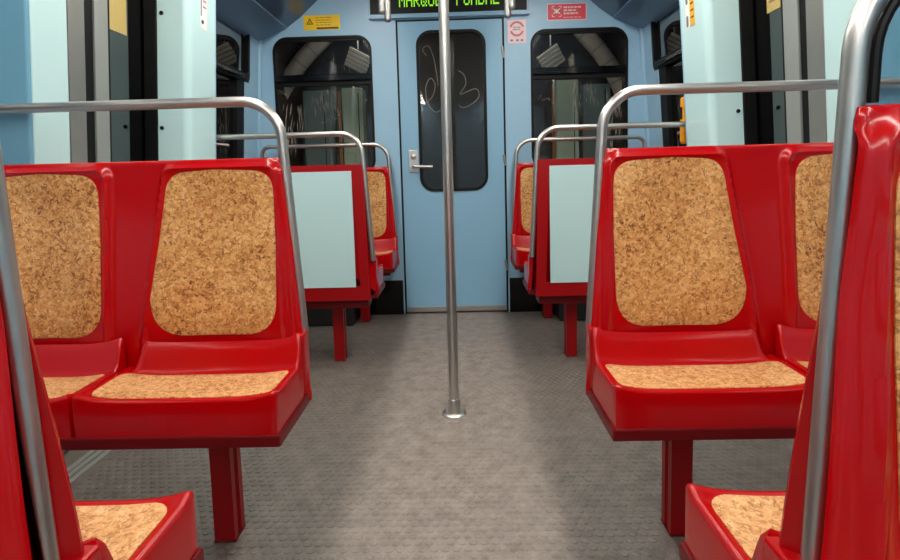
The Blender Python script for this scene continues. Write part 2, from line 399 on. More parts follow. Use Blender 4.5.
# sliding doors (both sides), leaves seen edge on past the pockets
nd = 2
for sgn in (-1, 1):
    def sx(a, b): return sorted((sgn * a, sgn * b))
    e = [1.921, 2.005, 2.061, 2.144] if sgn < 0 else [1.940, 2.034, 2.082, 2.177]
    for (off, first) in ((0, True), (-3.26, False)):
        D = bpy.data.objects.new('door_%d' % nd, None); D.location = (sgn * DX, off + 2.05, 0); link(D); struct(D); nd += 1
        def dpart(name, a, b, z0, z1, x0, x1, m, par=D, bev=.003):
            xs = sorted((sgn * (x0 - DX), sgn * (x1 - DX)))
            o = lean(obj(name, bx(xs[0], xs[1], a - 2.05, b - 2.05, z0, z1, bev=bev), m, par), sgn); return o
        n1 = dpart('door_leaf', 1.50, e[1], .008, 1.97, DX + .012, DX + .05, M['steel_dull'])
        dpart('door_stile', e[0], e[1], .01, 1.965, DX, DX + .014, M['steel_dull'], n1)
        dpart('door_glass', 1.56, e[0] - .004, .75, 1.85, DX + .004, DX + .014, M['doorglass'], n1)
        dpart('centre_seal', e[1], e[2], .008, 1.97, DX + .008, DX + .05, M['black'])
        n2 = dpart('door_leaf', e[2], 2.66, .008, 1.97, DX + .012, DX + .05, M['alu'])
        dpart('door_stile', e[2], e[3] - .006, .01, 1.965, DX, DX + .014, M['alu'], n2)
        dpart('glass_gasket', e[3] - .006, e[3] + .004, .6, 1.96, DX + .001, DX + .014, M['black'], n2, .001)
        dpart('door_glass', e[3] + .004, 2.65, .6, 1.96, DX + .004, DX + .014, M['doorglass'], n2)

# cab bulkhead with openings
bm = NB()
T = .05
WL = (-1.211, -.532); WR = (.547, 1.205); ZB, ZT = 1.0, 1.942
box(bm, -1.46, WL[0], Y1, Y1 + T, 0, CEIL); box(bm, WL[1], -.364, Y1, Y1 + T, 0, CEIL)
box(bm, .372, WR[0], Y1, Y1 + T, 0, CEIL); box(bm, WR[1], 1.46, Y1, Y1 + T, 0, CEIL)
for a in (WL, WR):
    box(bm, a[0], a[1], Y1, Y1 + T, 0, ZB); box(bm, a[0], a[1], Y1, Y1 + T, ZT, CEIL)
    R = .10
    for (cx, s1) in ((a[0], 1), (a[1], -1)):
        for (cz, s2) in ((ZB, 1), (ZT, -1)):
            pts = [(cx, cz)]
            for k in range(9):
                t = math.radians(90 * k / 8)
                pts.append((cx + s1 * (R - R * math.sin(t)), cz + s2 * (R - R * math.cos(t))))
            plate(bm, pts, Y1, Y1 + T)
box(bm, -.364, .372, Y1, Y1 + T, 2.032, CEIL)
wf = struct(obj('wall_front', bm, M['blue']))
for sgn in (-1, 1):
    a, b = (-1.40, -.372) if sgn < 0 else (.380, 1.40)
    struct(obj('baseboard_%s' % ('left' if sgn < 0 else 'right'), bx(a, b, Y1 - .012, Y1 + .002, 0, .245, bev=.003), M['blackgloss']))
    a, b = (-.364, -.353) if sgn < 0 else (.361, .372)
    obj('door_gap_seal', bx(a, b, Y1 + .012, Y1 + .05, 0, 2.032), M['black'], wf)
obj('door_gap_seal', bx(-.364, .372, Y1 + .012, Y1 + .05, 2.026, 2.032), M['black'], wf)

def streaks(bm, pts, y, rad=.0013):
    for (x, z, dx, dz) in pts:
        n = Vector((-dz, 0, dx)).normalized() * rad
        p, q = Vector((x, y, z)), Vector((x + dx, y, z + dz)); mid = (p + q) / 2
        v = [bm.verts.new(c) for c in (p, mid + n, q, mid - n)]
        f = [bm.verts.new(c.co - Vector((0, .0006, 0))) for c in v]
        bm.faces.new(v); bm.faces.new(f)
        for k in range(4): bm.faces.new((v[k], v[(k + 1) % 4], f[(k + 1) % 4], f[k]))
for i, a in enumerate((WL, WR)):
    W = struct(obj('window_%d' % (i + 1), ring(NB(), rrect(a[0], a[1], ZB, ZT, .10), rrect(a[0] + .016, a[1] - .016, ZB + .016, ZT - .016, .088), Y1 - .004, Y1 + .03), M['black']))
    obj('glass_pane', bx(a[0] + .006, a[1] - .006, Y1 + .026, Y1 + .034, ZB + .006, 1.66), M['cabwin'], W)
    obj('upper_pane', plate(NB(), rrect(a[0] + .012, a[1] - .012, 1.62, ZT - .012, .09), Y1 + .016, Y1 + .022), M['cabwin'], W)
    obj('head_rail', bx(a[0] + .05, a[1] - .05, Y1 + .006, Y1 + .02, ZT - .034, ZT - .012, bev=.004), M['black'], W)
    tb = obj('transom', bx(a[0] + .004, a[1] - .004, Y1 - .006, Y1 + .03, 1.642, 1.688, bev=.004), M['blackgloss'], W)
    obj('lower_rail', bx(a[0] + .008, a[1] - .008, Y1 + .012, Y1 + .03, 1.612, 1.644, bev=.003), M['black'], W)
    bm = NB(); P = []
    c0 = a[0] + .33 if i == 0 else a[0] + .38
    for k in range(22): P.append((c0 + random.uniform(-.09, .09), random.uniform(1.45, 1.60), random.uniform(-.006, .018), -random.uniform(.03, .08)))
    e0 = a[0] + .04 if i == 0 else a[1] - .17
    for k in range(36): P.append((e0 + random.uniform(0, .13), random.uniform(1.12, 1.47), random.uniform(-.004, .02), random.uniform(.04, .12)))
    for k in range(26):
        t = k / 26; P.append((a[0] + (.30 + .33 * t if i == 0 else .05 + .33 * t), 1.36 + (.14 * t if i == 0 else .13 * (1 - t)) + random.uniform(-.015, .015), random.uniform(.01, .025), random.uniform(.0, .015)))
    for k in range(5): P.append((a[0] + (.46 if i == 0 else .1) + random.uniform(-.06, .1), random.uniform(1.69, 1.75), random.uniform(-.004, .006), random.uniform(.02, .08)))
    streaks(bm, P, Y1 + .0255)
    o = obj('scratches', bm, M['streak'], W); o['kind'] = 'stuff'

# cab door
D = bpy.data.objects.new('door_1', None); D.location = (.004, Y1, 0); link(D); struct(D)
dw = .354
bm = NB()
wx0, wx1, wz0, wz1 = -.230, .238, .868, 1.955
box(bm, -dw, wx0, .002, .04, .012, 2.02); box(bm, wx1, dw, .002, .04, .012, 2.02)
box(bm, wx0, wx1, .002, .04, .012, wz0); box(bm, wx0, wx1, .002, .04, wz1, 2.02)
R = .10
for (cx, s1) in ((wx0, 1), (wx1, -1)):
    for (cz, s2) in ((wz0, 1), (wz1, -1)):
        pts = [(cx, cz)] + [(cx + s1 * (R - R * math.sin(math.radians(11.25 * k))), cz + s2 * (R - R * math.cos(math.radians(11.25 * k)))) for k in range(9)]
        plate(bm, pts, .002, .04)
obj('door_panel', bm, M['blue_door'], D)
obj('window_gasket', ring(NB(), rrect(wx0 - .003, wx1 + .003, wz0 - .003, wz1 + .003, .10), rrect(wx0 + .016, wx1 - .016, wz0 + .016, wz1 - .016, .085), -.005, .03), M['black'], D)
dg = obj('glass_pane', bx(wx0 + .006, wx1 - .006, .016, .024, wz0 + .01, wz1 - .01), M['cabwin'], D)
# looped scrawl scratched into the door glass
bm = NB()
def scrawl(pts, r=.0022):
    cp = []
    P = [Vector((p[0], .0150, p[1] * 1.055 - .02)) for p in pts]
    P = [P[0]] + P + [P[-1]]
    for i in range(1, len(P) - 2):
        for k in range(7):
            t = k / 7; a, b, c, d = P[i - 1], P[i], P[i + 1], P[i + 2]
            cp.append(.5 * ((2 * b) + (c - a) * t + (2 * a - 5 * b + 4 * c - d) * t * t + (3 * b - a - 3 * c + d) * t ** 3))
    tube(bm, cp, r, 6)
scrawl([(-.165, 1.72), (-.19, 1.76), (-.15, 1.78), (-.12, 1.72), (-.10, 1.62), (-.09, 1.52)])
scrawl([(-.17, 1.42), (-.175, 1.52), (-.14, 1.575), (-.11, 1.53), (-.13, 1.46), (-.165, 1.42), (-.12, 1.36), (-.08, 1.37), (-.05, 1.42)])
scrawl([(.05, 1.62), (.09, 1.59), (.10, 1.53), (.06, 1.47), (.10, 1.48), (.17, 1.50), (.19, 1.455), (.15, 1.41), (.08, 1.38), (.05, 1.40)])
o = sobj('etched_scrawl', bm, M['scratch'], dg)
obj('kick_plate', bx(-dw, dw, -.004, .003, .014, .050, bev=.0015), M['steel_dull'], D)
hp = obj('lock_plate', bx(-.307, -.240, -.008, .003, 1.003, 1.157, bev=.003), M['steel'], D)
bm = NB(); lathe(bm, [(.019, 0), (.019, .008), (.012, .012)], 18)
for v in bm.verts: v.co = Vector((-.273 + v.co.x, -.006 - v.co.z, 1.108 + v.co.y))
sobj('lock_cylinder', bm, M['steel_dull'], hp)
bm = NB(); tube(bm, fillet([(-.275, -.004, 1.042), (-.275, -.055, 1.042), (-.140, -.055, 1.038)], .018), .0105, 12)
sobj('lever_handle', bm, M['steel'], hp)
for z in (1.80, 1.07, .337):
    bm = NB(); tube(bm, [(.361, -.004, z - .038), (.351, -.004, z + .038)], .009, 10); sobj('hinge', bm, M['steel_dull'], D)

# ------------------------------------------------------------------ driver's cab behind the windows
CY = 5.15
struct(obj('wall_cab_front', bx(-1.48, 1.48, CY, CY + .05, 0, CEIL), M['cabdark']))
struct(obj('wall_cab_left', bx(-1.50, -1.44, Y1 + .05, CY, 0, CEIL), M['cabdark']))
struct(obj('wall_cab_right', bx(1.44, 1.50, Y1 + .05, CY, 0, CEIL), M['cabdark']))
def at(u, v, y):
    d = fw + RR * ((u - 450) / FPX) + UU * ((PPY - v) / FPX)
    return CAM + d * ((y - CAM.y) / d.y)
for sd, pts, yy in (('left', [(331, 29), (320, 42), (308, 54), (296, 69), (281, 93), (270, 122)], 4.75), ('right', [(577, 25), (589, 39), (601, 53), (611, 68), (621, 88), (630, 116)], 4.75)):
    P = [at(u, v, yy) for u, v in pts]
    t = thing('air_duct', P[2], 'pale curved air duct inside the driver cab seen through the %s cab window' % sd, 'duct')
    cp = []
    Q = [P[0]] + P + [P[-1]]
    for i in range(1, len(Q) - 2):
        for k in range(6):
            f = k / 6; a, b, c, d = Q[i - 1], Q[i], Q[i + 1], Q[i + 2]
            cp.append(.5 * ((2 * b) + (c - a) * f + (2 * a - 5 * b + 4 * c - d) * f * f + (3 * b - a - 3 * c + d) * f ** 3) - P[2])
    bm = NB(); tube(bm, cp, .072, 18); sobj('duct_body', bm, M['duct'], t)
    for k in (4, 10, 16, 22, 27):
        d = (cp[k + 1] - cp[k]).normalized(); bm = NB(); tube(bm, [cp[k] - d * .006, cp[k] + d * .006], .076, 18); sobj('duct_joint', bm, M['steel_dull'], t, 30)
for sd, u0, u1, vt, mm, nm, lab, yy in (
        ('left', 341, 362, 88, 'cabgreen', 'tall_cabinet', 'pale green tall cabinet inside the driver cab behind the left cab window', 4.9),
        ('left', 302, 329, 91, 'cabteal', 'equipment_cabinet', 'grey teal equipment cabinet inside the driver cab behind the left cab window', 4.95),
        ('right', 556, 579, 80, 'cabgreen', 'tall_cabinet', 'pale green tall cabinet inside the driver cab behind the right cab window', 4.9),
        ('right', 583, 611, 84, 'cabteal', 'equipment_cabinet', 'grey teal equipment cabinet inside the driver cab behind the right cab window', 4.95)):
    a, b = at(u0, vt, yy), at(u1, vt, yy); hw_ = (b.x - a.x) / 2
    t = thing(nm, ((a.x + b.x) / 2, yy, 0), lab, 'cabinet')
    obj('cabinet_body', bx(-hw_, hw_, 0, .18, .02, a.z, bev=.012), M[mm], t)
    obj('door_seam', bx(hw_ * .55, hw_ * .55 + .008, -.003, .004, .1, a.z - .05), M['black'], t)
    if mm == 'cabgreen':
        obj('edge_strip', bx(-hw_ - .035, -hw_ - .012, -.01, .02, .02, a.z - .03, bev=.003), mat('orange_strip', (206, 120, 44), .5), t)
for sd, (u, v), tilt in (('left', (358, 61), .5), ('right', (551, 59), -.6)):
    c = at(u, v, 4.5)
    t = thing('vent_grille', c, 'pale slatted vent grille hanging inside the driver cab, %s cab window top' % sd, 'vent', None); t.rotation_euler = (.5, tilt, 0)
    top = t.rotation_euler.to_matrix().inverted() @ Vector((0, .02, CEIL - c.z)); bm = NB(); tube(bm, [(0, .008, 0), top], .006, 8); obj('hanger_rod', bm, M['steel_dull'], t)
    obj('grille_back', bx(-.10, .10, 0, .012, -.085, .085, bev=.003), M['cabdark'], t)
    for k in range(5): obj('slat', bx(-.098, .098, -.012, .001, -.08 + k * .034, -.054 + k * .034, bev=.002, seg=1), M['duct'], t)
for k, x in enumerate((-.62, .62)):  # unseen fill lights, added to brighten the ducts and cabinets
    t = thing('cab_fill_light', (x, 4.10, CEIL), 'added fill light in the driver cab ceiling on the %s' % ('left', 'right')[k], 'light', 'added cab fill lights')
    obj('fill_housing', bx(-.12, .12, -.06, .06, -.02, 0, bev=.003), M['ceiling'], t)
    obj('fill_lens', bx(-.10, .10, -.045, .045, -.034, -.02, bev=.004), M['cabfill'], t)

# ------------------------------------------------------------------ destination display over the cab door
t = thing('destination_display', (0, Y1, 2.07), 'black destination board with green dot letters above the blue cab door', 'display')
obj('housing', plate(NB(), rrect(-.546, .546, -.033, .205, .022), -.035, -.001), M['blue'], t)
obj('display_bezel', plate(NB(), rrect(-.540, .540, -.027, .199, .018), -.037, -.034), M['blue_door'], t)
obj('display_screen', bx(-.526, .522, -.041, -.036, -.008, .185, bev=.002), M['black'], t)
FONT = {'M': '10001 11011 10101 10101 10001 10001 10001', 'A': '01110 10001 10001 11111 10001 10001 10001',
        'R': '11110 10001 10001 11110 10100 10010 10001', 'Q': '01110 10001 10001 10001 10101 10010 01101',
        'U': '10001 10001 10001 10001 10001 10001 01110', 'E': '11111 10000 10000 11110 10000 10000 11111',
        'S': '01111 10000 10000 01110 00001 00001 11110', 'P': '11110 10001 10001 11110 10000 10000 10000',
        'O': '01110 10001 10001 10001 10001 10001 01110', 'B': '11110 10001 10001 11110 10001 10001 11110',
        'L': '10000 10000 10000 10000 10000 10000 11111', ' ': '00000 00000 00000 00000 00000 00000 00000'}
dxp, dzp = .00815, .0125
x = -.330
for ch in 'MARQUES POMBAL':
    rows = FONT[ch].split(); bm = NB()
    for r_, bits in enumerate(rows):
        for c_, b_ in enumerate(bits):
            if b_ == '1':
                px, pz = x + c_ * dxp, .034 + (6 - r_) * dzp
                box(bm, px, px + dxp * .92, -.0425, -.041, pz, pz + dzp * .92)
    if ch != ' ': obj('led_letter', bm, M['led'], t)
    else: bm.free()
    x += 6 * dxp if ch != ' ' else 5 * dxp


# ------------------------------------------------------------------ pole
t = thing('grab_pole', (.001, 2.147, 0), 'tall stainless steel grab pole standing in the middle of the aisle', 'pole')
bm = NB(); tube(bm, [(0, 0, .012), (0, 0, CEIL - .02)], .0205, 24); sobj('pole_tube', bm, M['steel'], t)
bm = NB(); lathe(bm, [(.050, 0), (.050, .004), (.046, .008), (.030, .010)], 32); sobj('floor_flange', bm, M['steel'], t)
bm = NB(); lathe(bm, [(.027, .008), (.027, .062), (.025, .066), (.021, .067)], 28); sobj('collar', bm, M['steel'], t)
bm = NB(); lathe(bm, [(.024, CEIL - .03), (.05, CEIL - .012), (.05, CEIL)], 28); sobj('ceiling_flange', bm, M['steel'], t)

# ------------------------------------------------------------------ ceiling grab handles
for sgn, lab in ((-1, 'chrome ceiling handle with two drop bars left of the destination board'), (1, 'chrome ceiling handle with two drop bars right of the destination board')):
    x = -.346 if sgn < 0 else .347
    t = thing('overhead_grab_bar', (x, 3.10, CEIL), lab, 'grab handle', 'ceiling handles by the destination board')
    obj('mounting_plate', bx(-.035, .035, -.20, .15, -.012, 0, bev=.004), M['steel_dull'], t)
    for yy, zb in ((.10, 1.866), (-.14, 1.842)):
        bm = NB(); r_ = .019
        lathe(bm, [(r_, -.01), (r_, zb + r_ - CEIL)] + [(r_ * math.cos(math.radians(a)), zb + r_ - CEIL - r_ * math.sin(math.radians(a))) for a in (25, 50, 72)] + [(.002, zb - CEIL)], 18, 0, yy)
        sobj('drop_bar', bm, M['steel'], t)

# ------------------------------------------------------------------ benches
SOFF = .477
FR_T, FR_B = .352, .446        # wall-side ridge, at the top and at z=.50
ZT_B = 1.032
def frame_poly(k):
    """outline of seat k's raised frame in (s,z)"""
    o = SOFF * k
    wb = FR_B if k == 0 else .405
    return [(o + (-.004 if k == 0 else .02), .38), (o + wb + .02, .38), (o + wb, .52), (o + FR_T + .02, .86), (o + FR_T, 1.020), (o + (.016 if k == 0 else .002), 1.020)]
def sd_poly(p, poly, r):
    # signed distance (positive inside) to a convex polygon with rounded corners
    n = len(poly); worst = 1e9; dmin = 1e9; inside = True
    for i in range(n):
        ax, az = poly[i]; bx_, bz = poly[(i + 1) % n]
        ex, ez = bx_ - ax, bz - az; L = math.hypot(ex, ez)
        d = (ex * (p[1] - az) - ez * (p[0] - ax)) / L - r       # inward offset by r
        worst = min(worst, d)
    if worst >= 0: return worst + r
    # outside shrunk polygon: combine two smallest
    ds = []
    for i in range(n):
        ax, az = poly[i]; bx_, bz = poly[(i + 1) % n]
        ex, ez = bx_ - ax, bz - az; L = math.hypot(ex, ez)
        ds.append(min(0, (ex * (p[1] - az) - ez * (p[0] - ax)) / L - r))
    return r - math.sqrt(sum(d * d for d in ds))
POLYS = [frame_poly(0), frame_poly(1)]
def back_h(s, z):
    """height of the backrest face towards the sitter, above the rear plane"""
    base = .020 + .030 * sstep(1.03, .55, z)
    best = -1
    for P in POLYS: best = max(best, sd_poly((s, z), P, .035))
    d = best
    ridge = .010 * math.exp(-((d - .010) / .0075) ** 2)
    if d < 0: lvl = -.012 + .006 * sstep(-.006, 0, d)
    else: lvl = -.006 + .004 * sstep(0, .02, d) - .014 * sstep(.03, .17, d)
    # bridge between the frames sits back, steps forward near the bottom
    return max(.006, base + lvl + ridge)
def shell(m, a0, a1, b0, b1, na, nb, hfun, warp, rings, hend, f3, tuck=0.0):
    """closed shell: grid face with height hfun(a,b), rolled edges, flat end at hend; f3(a,b,h)->xyz"""
    bm = NB(); G = []
    for j in range(nb + 1):
        rowv = []
        for i in range(na + 1):
            a, b = warp(a0 + (a1 - a0) * i / na, b0 + (b1 - b0) * j / nb)
            rowv.append((a, b, hfun(a, b)))
        G.append(rowv)
    V = [[bm.verts.new(f3(*c)) for c in r_] for r_ in G]
    for j in range(nb):
        for i in range(na): bm.faces.new((V[j][i], V[j][i + 1], V[j + 1][i + 1], V[j + 1][i]))
    loop = [(0, i) for i in range(na)] + [(j, na) for j in range(nb)] + [(nb, i) for i in range(na, 0, -1)] + [(j, 0) for j in range(nb, 0, -1)]
    prev = [V[j][i] for j, i in loop]
    for (out, drop) in rings + [(rings[-1][0] - tuck, None)]:
        cur = []
        for j, i in loop:
            a, b, h = G[j][i]
            oa = -1 if i == 0 else (1 if i == na else 0); ob = -1 if j == 0 else (1 if j == nb else 0)
            if oa and ob: oa *= .8; ob *= .8
            cur.append(bm.verts.new(f3(a + oa * out, b + ob * out, (h - drop) if drop is not None else hend)))
        n = len(loop)
        for k in range(n): bm.faces.new((prev[k], prev[(k + 1) % n], cur[(k + 1) % n], cur[k]))
        prev = cur
    bm.faces.new(prev)
    return bm
EDGE = [(.004, .001), (.0075, .004), (.009, .009)]
def pad(outline, hfun, f3, lift=.0035, nr=9):
    """cork pad following a surface: rings shrinking to the centre"""
    bm = NB(); cx = sum(p[0] for p in outline) / len(outline); cz = sum(p[1] for p in outline) / len(outline)
    rings = []
    n = len(outline)
    rings.append([bm.verts.new(f3(p[0], p[1], hfun(*p) - .006)) for p in outline])
    for k in range(nr):
        t = 1 - k / nr
        if k == 0: lf, t = lift * .6, 1
        else: lf = lift
        if k == 1: t = .985
        rings.append([bm.verts.new(f3(cx + (p[0] - cx) * t, cz + (p[1] - cz) * t, hfun(cx + (p[0] - cx) * t, cz + (p[1] - cz) * t) + lf)) for p in outline])
    c = bm.verts.new(f3(cx, cz, hfun(cx, cz) + lift))
    for a, b in zip(rings, rings[1:]):
        for k in range(n): bm.faces.new((a[k], a[(k + 1) % n], b[(k + 1) % n], b[k]))
    for k in range(n): bm.faces.new((rings[-1][k], rings[-1][(k + 1) % n], c))
    return bm
def round_poly(P, rs, n=7):
    out = []; N = len(P)
    for i in range(N):
        a, b, c = Vector(P[i - 1] + (0,)), Vector(P[i] + (0,)), Vector(P[(i + 1) % N] + (0,))
        d1 = (a - b).normalized(); d2 = (c - b).normalized(); ang = d1.angle(d2); r = rs[i]
        t = r / math.tan(ang / 2); p1 = b + d1 * t; p2 = b + d2 * t
        for k in range(n + 1):      # quadratic corner
            u = k / n; q = p1 * (1 - u) ** 2 + b * 2 * u * (1 - u) * .98 + p2 * u * u + b * 0 + (b * 2 * u * (1 - u) * .02)
            out.append((q.x, q.y))
    # subdivide long straights
    res = []
    for i in range(len(out)):
        p, q = out[i], out[(i + 1) % len(out)]; L = math.hypot(q[0] - p[0], q[1] - p[1]); k = max(1, int(L / .03))
        for j in range(k): res.append((p[0] + (q[0] - p[0]) * j / k, p[1] + (q[1] - p[1]) * j / k))
    return res
SY0, SY1 = -.272, -.052
def seat_h(lo, hi):
    mid, half = (lo + hi) / 2, (hi - lo) / 2
    def f(s, y):
        u = min(1, abs((s - mid) / half))
        z = .464 + .019 * u ** 5.5 + .008 * sstep(-.235, -.262, y)
        k = sstep(hi - .022, hi - .055, s) if lo < 0 else 1.0
        return z + .080 * k * sstep(-.096, -.053, y)
    return f
CACHE = {}
def bench_meshes(m):
    if m in CACHE: return CACHE[m]
    C = {}
    fb = lambda s, z, h: (m * s, -h, z)
    def bwarp(s, z):
        # aisle edge flares slightly towards the floor
        k = (ZT_B - z) / .5
        lo = .012 - .042 * k; hi = .868 + .01 * k
        t = (s - .0) / .87
        return lo + .009 + (hi - lo - .018) * t, z
    C['backrest'] = autosmooth(mesh_from(shell(m, 0, .87, .37, ZT_B - .009, 150, 96, back_h, bwarp, EDGE, 0.0, fb, .030), 'backrest', M['red']), 60)
    C['backrest_pad'] = []
    for k in (0, 1):
        o = SOFF * k; ww = .378 if k == 0 else .345
        P = [(o + .036, .556), (o + ww - .004, .555), (o + ww - .002, .66), (o + .350, .80), (o + .318, .996), (o + .19, 1.004), (o + .035, .996), (o + .032, .8)]
        C['backrest_pad'].append(autosmooth(mesh_from(pad(round_poly(P, [.095, .10, .06, .12, .06, .10, .06, .05]), lambda s, z: back_h(s, z), fb), 'backrest_pad', M['cork']), 60))
    C['seat_pan'] = []; C['seat_pad'] = []
    fs = lambda s, y, h: (m * s, y, h)
    for lo, hi in ((-.032, .4475), (.4535, .872)):
        hf = seat_h(lo, hi)
        C['seat_pan'].append(autosmooth(mesh_from(shell(m, lo + .009, hi - .009, SY0 + .009, SY1 - .004, 56, 34, hf, lambda a, b: (a, b), EDGE, .384, fs), 'seat_pan', M['red']), 60))
        P = [(lo + .020, SY0 + .019), (hi - .020, SY0 + .019), (hi - .018, -.096), (lo + .019, -.096)]
        C['seat_pad'].append(autosmooth(mesh_from(pad(round_poly(P, [.045, .045, .03, .03]), hf, fs, .003), 'seat_pad', M['cork_seat_lit']), 60))
    bm = NB(); box(bm, *sorted((m * -.038, m * .876)), SY0 - .004, -.004, .356, .385, bev=.004)
    C['base_plate'] = mesh_from(bm, 'base_plate', M['dark_red'])
    bm = NB(); box(bm, *sorted((m * .012, m * .876)), -.12, -.012, .306, .357, bev=.004)
    C['support_beam'] = mesh_from(bm, 'support_beam', M['dark_red'])
    # leg: rectangular column with a slot down each side, on a foot plate
    bm = NB(); cx, cy = .200, 0
    hw_, hd = .028, .034
    pts = [(-hw_, -hd), (hw_, -hd), (hw_, -hd + .022), (hw_ - .012, -hd + .026), (hw_ - .012, hd - .026), (hw_, hd - .022), (hw_, hd), (-hw_, hd), (-hw_, hd - .022), (-hw_ + .012, hd - .026), (-hw_ + .012, -hd + .026), (-hw_, -hd + .022)]
    plate(bm, [(m * (cx + p[0]), cy + p[1]) for p in pts], -.011, .301, 'z')
    C['leg'] = mesh_from(bm, 'leg', M['red_metal'])
    bm = NB(); box(bm, *sorted((m * (cx - .030), m * (cx + .030))), cy - .036, cy + .036, -.014, -.008, bev=.001, seg=1)
    C['foot_plate'] = mesh_from(bm, 'foot_plate', M['dark_red'])
    bm = NB(); box(bm, *sorted((m * -.036, m * -.004)), -.050, -.003, .386, .556, bev=.005)
    C['side_bracket'] = mesh_from(bm, 'side_bracket', M['red'])
    for nm, low, rad in (('grab_rail', -.022, .0138), ('foreground_rail', -.011, .0114)):
        bm = NB(); tube(bm, fillet([(m * low, 0, .55 if low < -.01 else .40), (m * .016, 0, 1.183), (m * .868, 0, 1.183), (m * .868, 0, .95)], [.105, .055], 12), rad, 18)
        C[nm] = autosmooth(mesh_from(bm, 'grab_rail', M['steel']), 50)
    bm = NB(); box(bm, *sorted((m * .066, m * .815)), .012, .020, .420, 1.000, bev=.001, seg=1)
    C['back_panel'] = mesh_from(bm, 'back_panel', M['teal'])
    bm = NB(); ring(bm, [(m * .010, ZT_B - .002), (m * .872, ZT_B - .002), (m * .876, .352), (m * -.006, .352)], [(m * .067, .999), (m * .814, .999), (m * .814, .421), (m * .045, .421)], .001, .016)
    C['panel_frame'] = mesh_from(bm, 'panel_frame', M['red_metal'])
    bm = NB(); tube(bm, fillet([(m * .0275, .003, 1.035), (m * .0318, .003, 1.1675), (m * .20, .003, 1.1675)], .089, 10), .0052, 10)
    C['black_strip'] = mesh_from(bm, 'black_strip', M['black'])  # narrow black strip along the inside of the rail bend
    CACHE[m] = C; return C
def bench(side, facing, y, label, rail=True, panel=False, strip=False, legy=-.048, xo=0.0):
    """side -1 left / +1 right; facing -1 towards the camera / +1 away"""
    m = side if facing < 0 else -side
    rz = 0 if facing < 0 else math.pi
    C = bench_meshes(m)
    t = thing('double_seat', (side * (.42 + xo), y, .014), label, 'seat', 'red double seats along the aisle', rz)
    add = lambda n, me, p=t: link(bpy.data.objects.new(n, me), p)
    b = add('backrest', C['backrest'])
    for me in C['backrest_pad']: add('backrest_pad', me)
    for p, q in zip(C['seat_pan'], C['seat_pad']): add('seat_pan', p); add('seat_pad', q)
    add('base_plate', C['base_plate']); add('support_beam', C['support_beam'])
    lg = add('leg', C['leg']); lg.location = (0, legy, 0); add('foot_plate', C['foot_plate'], lg); add('side_bracket', C['side_bracket'])
    if rail: add('grab_rail', C['foreground_rail' if strip else 'grab_rail'])
    if panel:
        f = add('panel_frame', C['panel_frame']); p = add('back_panel', C['back_panel'], f); p['label'] = 'pale teal back panel'
    if strip: add('black_strip', C['black_strip'])
    return t
YA, YP, YF, YB = 1.460, 2.667, 3.649, .539
bench(-1, -1, YA, 'red double seat with cork pads facing us, left of aisle behind the left foreground backrest')
bench(1, -1, YA, 'red double seat with cork pads facing us, right of aisle before the right doorway')
bench(-1, 1, YP, 'red double seat turned away, its pale teal back panel showing left of the pole', panel=True, legy=-.165)
bench(1, 1, YP, 'red double seat turned away, its pale teal back panel showing right of the pole', panel=True, legy=-.165)
bench(-1, -1, YF, 'farthest red double seat under the left cab window, cork pad partly hidden')
bench(1, -1, YF, 'farthest red double seat under the right cab window, cork pad partly hidden')
bench(-1, 1, YB, 'foreground red double seat at lower left, back to us, cork seat pad visible', strip=True)
bench(1, 1, YB, 'foreground red double seat at lower right, back to us, tall steel rail', strip=True)
bench(-1, -1, YB - .013, 'nearest red backrest cut off by the left picture edge, facing us', rail=False, xo=-.006)
bench(1, -1, YB - .013, 'nearest red backrest cut off by the right picture edge, cork sliver showing', rail=False, xo=-.006)

# ------------------------------------------------------------------ under-seat equipment boxes by the cab wall
for sgn, lab in ((-1, 'low black equipment box under the far left seat'), (1, 'low black equipment box under the far right seat')):
    t = thing('equipment_box', (sgn * .98, 3.60, 0), lab, 'box')
    obj('box_body', bx(-.30, .30, -.13, .13, .004, .28, bev=.006), M['darkbox'], t)
    for k in range(3):
        bm = NB(); lathe(bm, [(.010, 0), (.010, .004), (.006, .006)], 10)
        for v in bm.verts: v.co = Vector((-.2 + .2 * k + v.co.x, -.129 - v.co.z, .22 + v.co.y))
        obj('bolt', bm, M['steel_dull'], t)

# ------------------------------------------------------------------ stickers and notices
def bars(bm, x0, x1, z, h, y, gaps=5):
    """a line of print too small to read: words as short bars"""
    x = x0
    while x < x1 - .004:
        wv = min(random.uniform(.012, .032), x1 - x); box(bm, x, x + wv, y - .0005, y, z, z + h); x += wv + .005
t = thing('warning_sticker', (-.864, Y1, 2.029), 'yellow warning sticker with triangle above the left cab window', 'sticker')
obj('sheet', bx(-.124, .124, -.0015, 0, -.046, .052), M['yellow'], t)
bm = NB(); T1 = [(-.105, -.008), (-.058, -.008), (-.0815, .034)]; T2 = [(-.096, -.003), (-.067, -.003), (-.0815, .023)]
ring(bm, T1, T2, -.0025, -.0015); box(bm, -.0845, -.0785, -.0025, -.0015, .002, .012); obj('warning_triangle', bm, M['ink'], t)
bm = NB()
for k in range(4): bars(bm, -.04, .07 - .008 * (k % 2), .032 - .016 * k, .005, -.0015)
stuff(obj('small_print', bm, mat('brown_ink', (170, 130, 30), .5), t))
obj('dark_bar', bx(-.036, .112, -.0025, -.0015, -.040, -.029), M['ink'], t)

